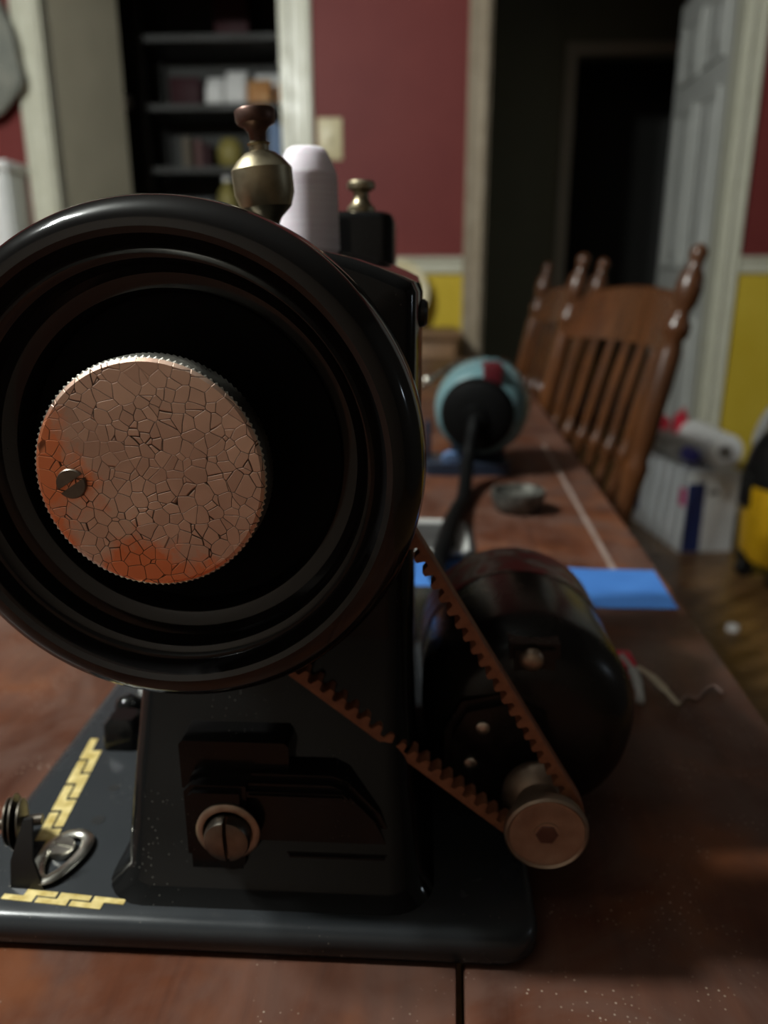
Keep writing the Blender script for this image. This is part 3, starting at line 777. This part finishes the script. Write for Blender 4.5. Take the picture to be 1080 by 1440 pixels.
# ------------------------------------------------------------------ dining chairs
def turned(p0, p1, prof, n=14):
    """turned bar from p0 to p1; prof = (fraction, radius)"""
    p0, p1 = Vector(p0), Vector(p1); L = (p1 - p0).length
    return lathe([(r, f * L) for f, r in prof], p0, p1 - p0, n)
SH = .44; LEAN = .2207
def chair():
    t = thing('spindle_chair', '', 'chair', (0, 0, 0), 'spindle-back dining chairs')
    def back(y, z): return Vector(((z - SH) * LEAN, y, z))
    # seat: saddle-edged plank, back edge at x=0
    obj('seat', loft([[(x, y, z) for x, y in rrect(-.185, 0, .205 - i, .21 - i, .05, 6)] for z, i in ((SH - .035, .012), (SH - .026, 0), (SH - .008, 0), (SH - .001, .008), (SH, .02))]), 'chair', t, 40)
    for s in (-1, 1):
        post = [(0, .012), (.02, .016), (.10, .018), (.20, .0155), (.28, .015), (.335, .019), (.36, .020), (.385, .015), (.42, .017), (.60, .018), (.70, .0175), (.735, .0135), (.75, .0190), (.775, .0200), (.80, .0130), (.815, .0120),
                (.84, .0175), (.88, .0195), (.915, .0165), (.94, .0095), (.955, .0105), (.975, .0130), (.99, .0105), (1, .003)]
        po = obj('back_post', turned(back(s * .18, SH - .01), back(s * .18, .938), post, 18), 'chair', t, 50)
        obj('leg', turned((.035, s * .19, 0), (-.015, s * .165, SH - .02), [(0, .012), (.2, .017), (.3, .012), (.35, .019), (.7, .02), (1, .014)]), 'chair', t, 50)
        obj('leg', turned((-.345, s * .19, 0), (-.31, s * .165, SH - .02), [(0, .012), (.2, .017), (.3, .012), (.35, .019), (.7, .02), (1, .014)]), 'chair', t, 50)
        obj('stretcher', turned((.022, s * .183, .14), (-.335, s * .183, .14), [(0, .007), (.5, .012), (1, .007)]), 'chair', t, 50)
    obj('stretcher', turned((-.16, -.18, .14), (-.16, .18, .14), [(0, .007), (.5, .012), (1, .007)]), 'chair', t, 50)
    # crest rail: bowed board with an arched top
    secs = []
    for i in range(17):
        u = i / 16; y = -.178 + .356 * u; e = (2 * u - 1) ** 2
        bow = .022 * (1 - e); zt = .880 - .014 * e - (.012 if .0 < abs(2 * u - 1) > .85 else 0); zb = .785 + .006 * (1 - e)
        c1, c2 = back(y, zb), back(y, zt)
        secs.append([c1 + Vector((bow - .009, 0, 0)), c1 + Vector((bow + .009, 0, 0)), c2 + Vector((bow + .008, 0, -.004)), c2 + Vector((bow, 0, 0)), c2 + Vector((bow - .008, 0, -.004))])
    obj('crest_rail', loft(secs), 'chair', t, 40)
    for k in range(6):
        y = -.130 + .260 * k / 5; bow = .02 * (1 - (y / .178) ** 2)
        obj('spindle', turned(back(y, SH - .005), back(y, .80) + Vector((bow, 0, 0)), [(0, .008), (.12, .0105), (.3, .0115), (.42, .009), (.455, .0075), (.48, .0125), (.52, .0130), (.555, .0075), (.6, .0085), (.8, .010), (1, .007)], 12), 'chair', t, 50)
    return t
ch = chair()
ch.location = (.240, 1.335, FZ); ch.rotation_euler.z = math.radians(15.7)
ch['label'] = 'turned wooden spindle-back chair nearest the white carton'
copy_tree(ch, None, (.252, 1.97, FZ), math.radians(11), 'turned wooden spindle-back chair standing behind the nearer chair')

# ------------------------------------------------------------------ carton on the floor, with what lies on it
carton = thing('carton', 'white carton with navy stripe standing on floor beyond the chair', 'box', (.95, 2.75, FZ))
ca = [(.8768, 2.531), (1.062, 2.565), (.998, 3.005), (.8130, 2.971)]
BT = FZ + .285
obj('carton_body', prism(ca, FZ, BT, bev=.004), 'box_white', carton, 40)
def on_face(p, q, u0, u1, z0, z1, mat, name, proud=.0015):
    p, q = Vector((*p, 0)), Vector((*q, 0)); d = q - p; n = Vector((d.y, -d.x, 0)).normalized()
    a, b_ = p + d * u0, p + d * u1
    sec = [[Vector((a.x, a.y, z)) + n * k for z, k in ((z0, -.001), (z1, -.001), (z1, proud), (z0, proud))], [Vector((b_.x, b_.y, z)) + n * k for z, k in ((z0, -.001), (z1, -.001), (z1, proud), (z0, proud))]]
    obj(name, loft(sec), mat, carton)
on_face(ca[0], ca[1], .02, .36, FZ + .002, FZ + .245, 'box_blue', 'navy_stripe')
on_face(ca[3], ca[0], .90, .995, FZ + .165, FZ + .225, 'pink', 'pink_mark')
on_face(ca[3], ca[0], .06, .20, FZ + .05, FZ + .20, 'box_blue', 'navy_mark')
on_face(ca[0], ca[1], .45, .60, FZ + .205, FZ + .218, 'dark_grey', 'carry_slot')
def roll(loc, axis, r, L, lab):
    t = thing('paper_roll', lab, 'paper roll', loc)
    obj('paper', lathe([(.022, 0), (r, 0), (r, L), (.022, L), (.022, 0)], loc, axis, 32), 'paper', t, 40)
    obj('core', lathe([(.019, -.001), (.0225, -.001), (.0225, L + .001), (.019, L + .001), (.019, -.001)], loc, axis, 24), 'card', t, 40)
    return t
roll((1.005, 2.575, BT + .0605), (-.05, 1, 0), .060, .28, 'white paper roll lying on the carton, open end to the front')
bt = thing('spray_bottle', 'white bottle with violet cap lying on the carton', 'bottle', (.905, 2.60, BT))
bo, ba = Vector((.9, 2.585, BT + .046)), Vector((-.12, 1, -.0))
obj('bottle_body', lathe([(.020, .030), (.036, .045), (.045, .06), (.045, .25), (.040, .262), (0, .264)], bo, ba, 28), 'pale', bt, 40)
obj('cap', lathe([(0, -.020), (.022, -.018), (.026, -.008), (.026, .034), (0, .034)], bo, ba, 24), 'violet', bt, 40, 'violet cap')
for i, (x, y, sx, sz, lab) in enumerate(((.875, 2.90, .060, .075, 'crumpled red wrapper at the far left end of the carton'), (.965, 2.93, .034, .080, 'smaller red wrapper between carton bottle and paper roll'))):
    b = bmesh.new(); bmesh.ops.create_icosphere(b, subdivisions=3, radius=1)
    for v in b.verts:
        k = 1 + .18 * math.sin(5 * v.co.x + 3 * i) * math.cos(4 * v.co.y + v.co.z * 3)
        v.co = Vector((x + v.co.x * k * sx * .8, y + v.co.y * k * .028, BT + max(0, (v.co.z * k + .85)) * sz))
    recenter(obj('wrapper', b, 'bright_red', None, 30, lab, None, 'wrapper'))

# ------------------------------------------------------------------ yellow and black shop vacuum at the right
vx, vy = 1.175, 2.33
vac = thing('shop_vacuum', 'yellow and black shop vacuum on floor at the right edge', 'vacuum cleaner', (vx, vy, FZ))
obj('tank', lathe([(.130, .055), (.165, .060), (.178, .085), (.186, .27), (.186, .30), (.176, .305)], (vx, vy, FZ), n=40), 'yellow', vac, 35, 'yellow tank')
obj('motor_lid', lathe([(.180, .295), (.190, .300), (.190, .34), (.175, .40), (.150, .445), (.10, .47), (0, .475)], (vx, vy, FZ), n=40), 'black_plastic', vac, 35, 'black lid')
for a in (45, 135, 225, 315, 180):
    c = Vector((vx + .165 * math.cos(math.radians(a)), vy + .165 * math.sin(math.radians(a)), FZ))
    obj('caster', lathe([(0, -.015), (.022, -.015), (.026, -.010), (.026, .010), (.022, .015), (0, .015)], c + Vector((0, 0, .0262)), (0, 1, .0), 20), 'black_plastic', vac, 35)
    obj('caster_arm', box(c.x - .012, c.x + .012, c.y - .019, c.y + .019, FZ + .040, FZ + .085, .004), 'black_plastic', vac, 35)
obj('latch', box(vx - .200, vx - .178, vy - .03, vy + .03, FZ + .23, FZ + .33, .006), 'black_plastic', vac, 35)
obj('handle', tube(spline([(vx - .11, vy, FZ + .44), (vx - .10, vy, FZ + .50), (vx - .05, vy, FZ + .525), (vx + .05, vy, FZ + .525), (vx + .10, vy, FZ + .50), (vx + .11, vy, FZ + .44)]), .013, 10), 'black_plastic', vac, 60)
obj('hose', tube(spline([(vx - .02, vy + .18, FZ + .25), (vx - .06, vy + .26, FZ + .36), (vx - .03, vy + .22, FZ + .50), (vx + .06, vy + .10, FZ + .56), (vx + .16, vy - .05, FZ + .53)]), .020, 12), 'pale', vac, 60, 'pale hose')
recenter(obj('button', lathe([(0, 0), (.016, 0), (.016, .010), (.013, .013), (0, .013)], (.8268, 1.92, FZ), n=20), 'paper', None, 40, 'small white button lying on the plank floor', None, 'button'))

# ------------------------------------------------------------------ sideboard with canister under the switch
sb = thing('sideboard', 'low oak sideboard against the yellow wainscot', 'sideboard', (-.155, 2.82, FZ))
obj('top', box(-.43, .118, 2.615, 3.02, .778, .798, .004), 'sideboard', sb, 40)
obj('carcass', box(-.42, .108, 2.635, 3.02, FZ + .06, .778, .002), 'sideboard', sb, 40)
for x0, x1, kx in ((-.41, -.160, -.185), (-.152, .098, -.127)):
    dd = obj('cabinet_door', box(x0, x1, 2.618, 2.635, FZ + .09, .765, .004), 'sideboard', sb, 40)
    obj('knob', lathe([(.006, 0), (.006, .010), (.013, .016), (.012, .024), (0, .027)], (kx, 2.618, .48), (0, -1, 0), 16), 'brass', dd, 40)
for lx in (-.39, .08):
    for ly in (2.66, 2.99): obj('foot', lathe([(.015, 0), (.025, .03), (.02, .06)], (lx, ly, FZ), n=14), 'sideboard', sb, 40)
pc, pn = Vector((-.112, 2.985, .9195)), Vector((0, -1, .17))
plate = thing('serving_plate', 'ochre plate with cream rim leaning on the wall above the sideboard', 'plate', (-.112, 2.99, .798))
obj('rim', lathe([(.088, .001), (.120, .010), (.1215, .0125), (.119, .0135), (.092, .0055), (.088, .0045)], pc, pn, 48), 'cream', plate, 40, 'cream raised rim')
obj('well', lathe([(.060, -.004), (.090, .0010), (.090, .0046), (.062, .0), (0, .0)], pc, pn, 48), 'ochre', plate, 40, 'ochre centre')

# ------------------------------------------------------------------ white drawer unit and cloth bag at the far left
du = thing('drawer_unit', 'shallow white drawer unit at the far left beside the door casing', 'drawers', (-1.85, 2.97, FZ))
obj('carcass', box(-2.2, -1.505, 2.905, 3.045, FZ, 1.345, .004), 'white_paint', du, 40)
obj('top', box(-2.22, -1.497, 2.885, 3.045, 1.345, 1.377, .005), 'paper', du, 40)
for i in range(4):
    z0 = FZ + .05 + i * .305
    dr = obj('drawer', box(-2.18, -1.515, 2.885, 2.91, z0, z0 + .29, .006), 'paper', du, 40)
    obj('knob', lathe([(.006, 0), (.006, .010), (.014, .016), (.012, .024), (0, .027)], (-1.85, 2.885, z0 + .14), (0, -1, 0), 14), 'brass', dr, 40)
hb = thing('hanging_bag', 'grey cloth bag hanging on red wall at the far left', 'bag', (-1.62, 3.0, 1.52))
b = bmesh.new(); bmesh.ops.create_icosphere(b, subdivisions=4, radius=1)
for v in b.verts:
    k = 1 + .10 * math.sin(6 * v.co.x + 2 * v.co.z) * math.cos(5 * v.co.z)
    v.co = Vector((-1.625 + v.co.x * .175 * k * (1 - .25 * v.co.z), 2.985 + v.co.y * .055 * k, 1.765 + v.co.z * .245))
obj('bag_body', b, 'grey_cloth', hb, 60)
obj('strap', tube(spline([(-1.74, 2.985, 1.93), (-1.70, 2.99, 2.12), (-1.655, 2.995, 2.22), (-1.61, 2.99, 2.12), (-1.57, 2.985, 1.93)]), .012, 8, flat=.5), 'dark_grey', hb, 60)
obj('hook', tube(spline([(-1.655, 3.05, 2.22), (-1.655, 3.02, 2.20), (-1.655, 2.985, 2.20), (-1.655, 2.975, 2.23)]), .005, 8), 'steel', hb, 60)

# ------------------------------------------------------------------ shelves in the dark store room, with what stands on them
SY0, SY1 = 3.88, 4.20
sh = thing('storage_shelf', 'grey storage shelves in the dark room beyond the left doorway', 'shelf', (-.86, 4.04, FZ))
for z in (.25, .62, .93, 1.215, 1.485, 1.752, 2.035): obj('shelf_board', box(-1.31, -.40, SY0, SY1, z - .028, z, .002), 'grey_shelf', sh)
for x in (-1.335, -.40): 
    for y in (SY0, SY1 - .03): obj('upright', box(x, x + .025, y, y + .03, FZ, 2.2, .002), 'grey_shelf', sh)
def item(name, bm, mat, label, cat, sm=40, group=None): return recenter(obj(name, bm, mat, None, sm, label, None, cat, group))
def bag(name, x0, x1, z0, h, mat, label, y0=3.90, d=.14):
    b = loft([[(x, y, z) for x, y in rrect((x0 + x1) / 2, y0 + d / 2, (x1 - x0) / 2 * k, d / 2 * k2, .02, 4)] for z, k, k2 in ((z0, .9, .8), (z0 + h * .1, 1, 1), (z0 + h * .6, .97, .85), (z0 + h * .9, .93, .35), (z0 + h, .96, .06))])
    return item(name, b, mat, label, 'bag')
z = 1.752
bag('packet', -1.04, -.955, z, .125, 'paper', 'narrow white packet on the upper shelf beside a dark box')
bag('packet', -.950, -.845, z, .150, 'paper', 'tall white packet in the middle of the upper shelf')
bag('packet', -.840, -.725, z, .105, 'orange', 'orange packet on the upper shelf in front of white packet', 3.885, .09)
bag('packet', -.835, -.700, z, .155, 'paper', 'white packet on upper shelf behind the orange packet', 3.99, .12)
bag('packet', -.705, -.640, z, .095, 'orange', 'small orange packet at the right end of upper shelf', 3.89, .09)
item('storage_box', box(-1.20, -1.06, 3.90, 4.1, z, z + .115, .004), 'maroon', 'dark box on upper shelf left of the white packets', 'box')
item('storage_box', box(-.975, -.820, 3.90, 4.1, 2.035, 2.26, .004), 'maroon', 'maroon box on the topmost shelf', 'box')
z = 1.485
item('round_pot', lathe([(.035, 0), (.056, .02), (.064, .06), (.056, .10), (.040, .118), (.044, .126), (.036, .128), (0, .12)], (-.945, 3.96, z), n=28), 'ochre', 'ochre round pot on the middle shelf', 'pot')
for i, (x, wd, h, mt, lab) in enumerate(((-.742, .038, .19, 'blue', 'pale blue book standing at the right of the middle shelf'), (-.698, .030, .175, 'blue', 'thinner blue book at the right end of the middle shelf'), (-1.10, .03, .12, 'plum', 'dull red book on the middle shelf left of the pot'), (-1.062, .032, .10, 'maroon', 'short maroon book on middle shelf nearest the pot'), (-1.16, .04, .13, 'tan_cover', 'tan book at the left end of the middle shelf'))):
    t = thing('book', lab, 'book', (x + wd / 2, 3.97, z), 'books on the middle shelf')
    obj('cover', box(x, x + wd, 3.90, 4.03, z, z + h, .002), mt, t)
    obj('pages', box(x + .003, x + wd - .003, 3.905, 4.032, z + .003, z + h + .0008), 'paper', t)
z = 1.215
def bottle(x, h, r, mt, lab):
    t = thing('bottle', lab, 'bottle', (x, 3.95, z))
    obj('bottle_body', lathe([(r * .9, 0), (r, .006), (r, h * .62), (r * .8, h * .74), (r * .38, h * .82), (r * .36, h * .92)], (x, 3.95, z), n=24), mt, t, 40)
    obj('cap', lathe([(r * .44, h * .90), (r * .44, h), (0, h)], (x, 3.95, z), n=20), 'paper', t, 40)
bottle(-.968, .235, .045, 'ochre', 'ochre bottle on the lower shelf under the pot')
bottle(-.84, .17, .042, 'paper', 'white bottle on lower shelf right of the ochre bottle')
item('storage_box', box(-1.20, -1.04, 3.90, 4.08, z, z + .13, .004), 'navy', 'dark blue box on the lower shelf', 'box')
# pale round clock hanging on the store wall
ck = thing('wall_light', 'small pale knob-shaped light on the store room wall', 'light', (-1.485, 4.215, 1.80))
obj('mount', lathe([(.03, 0), (.03, .012), (.012, .016), (.012, .05)], (-1.50, 4.22, 1.815), (0, -1, 0), 20), 'dark_grey', ck, 40)
obj('globe', lathe([(.012, .045), (.030, .06), (.036, .085), (.030, .11), (0, .122)], (-1.50, 4.22, 1.815), (0, -1, 0), 24), 'paper', ck, 60)
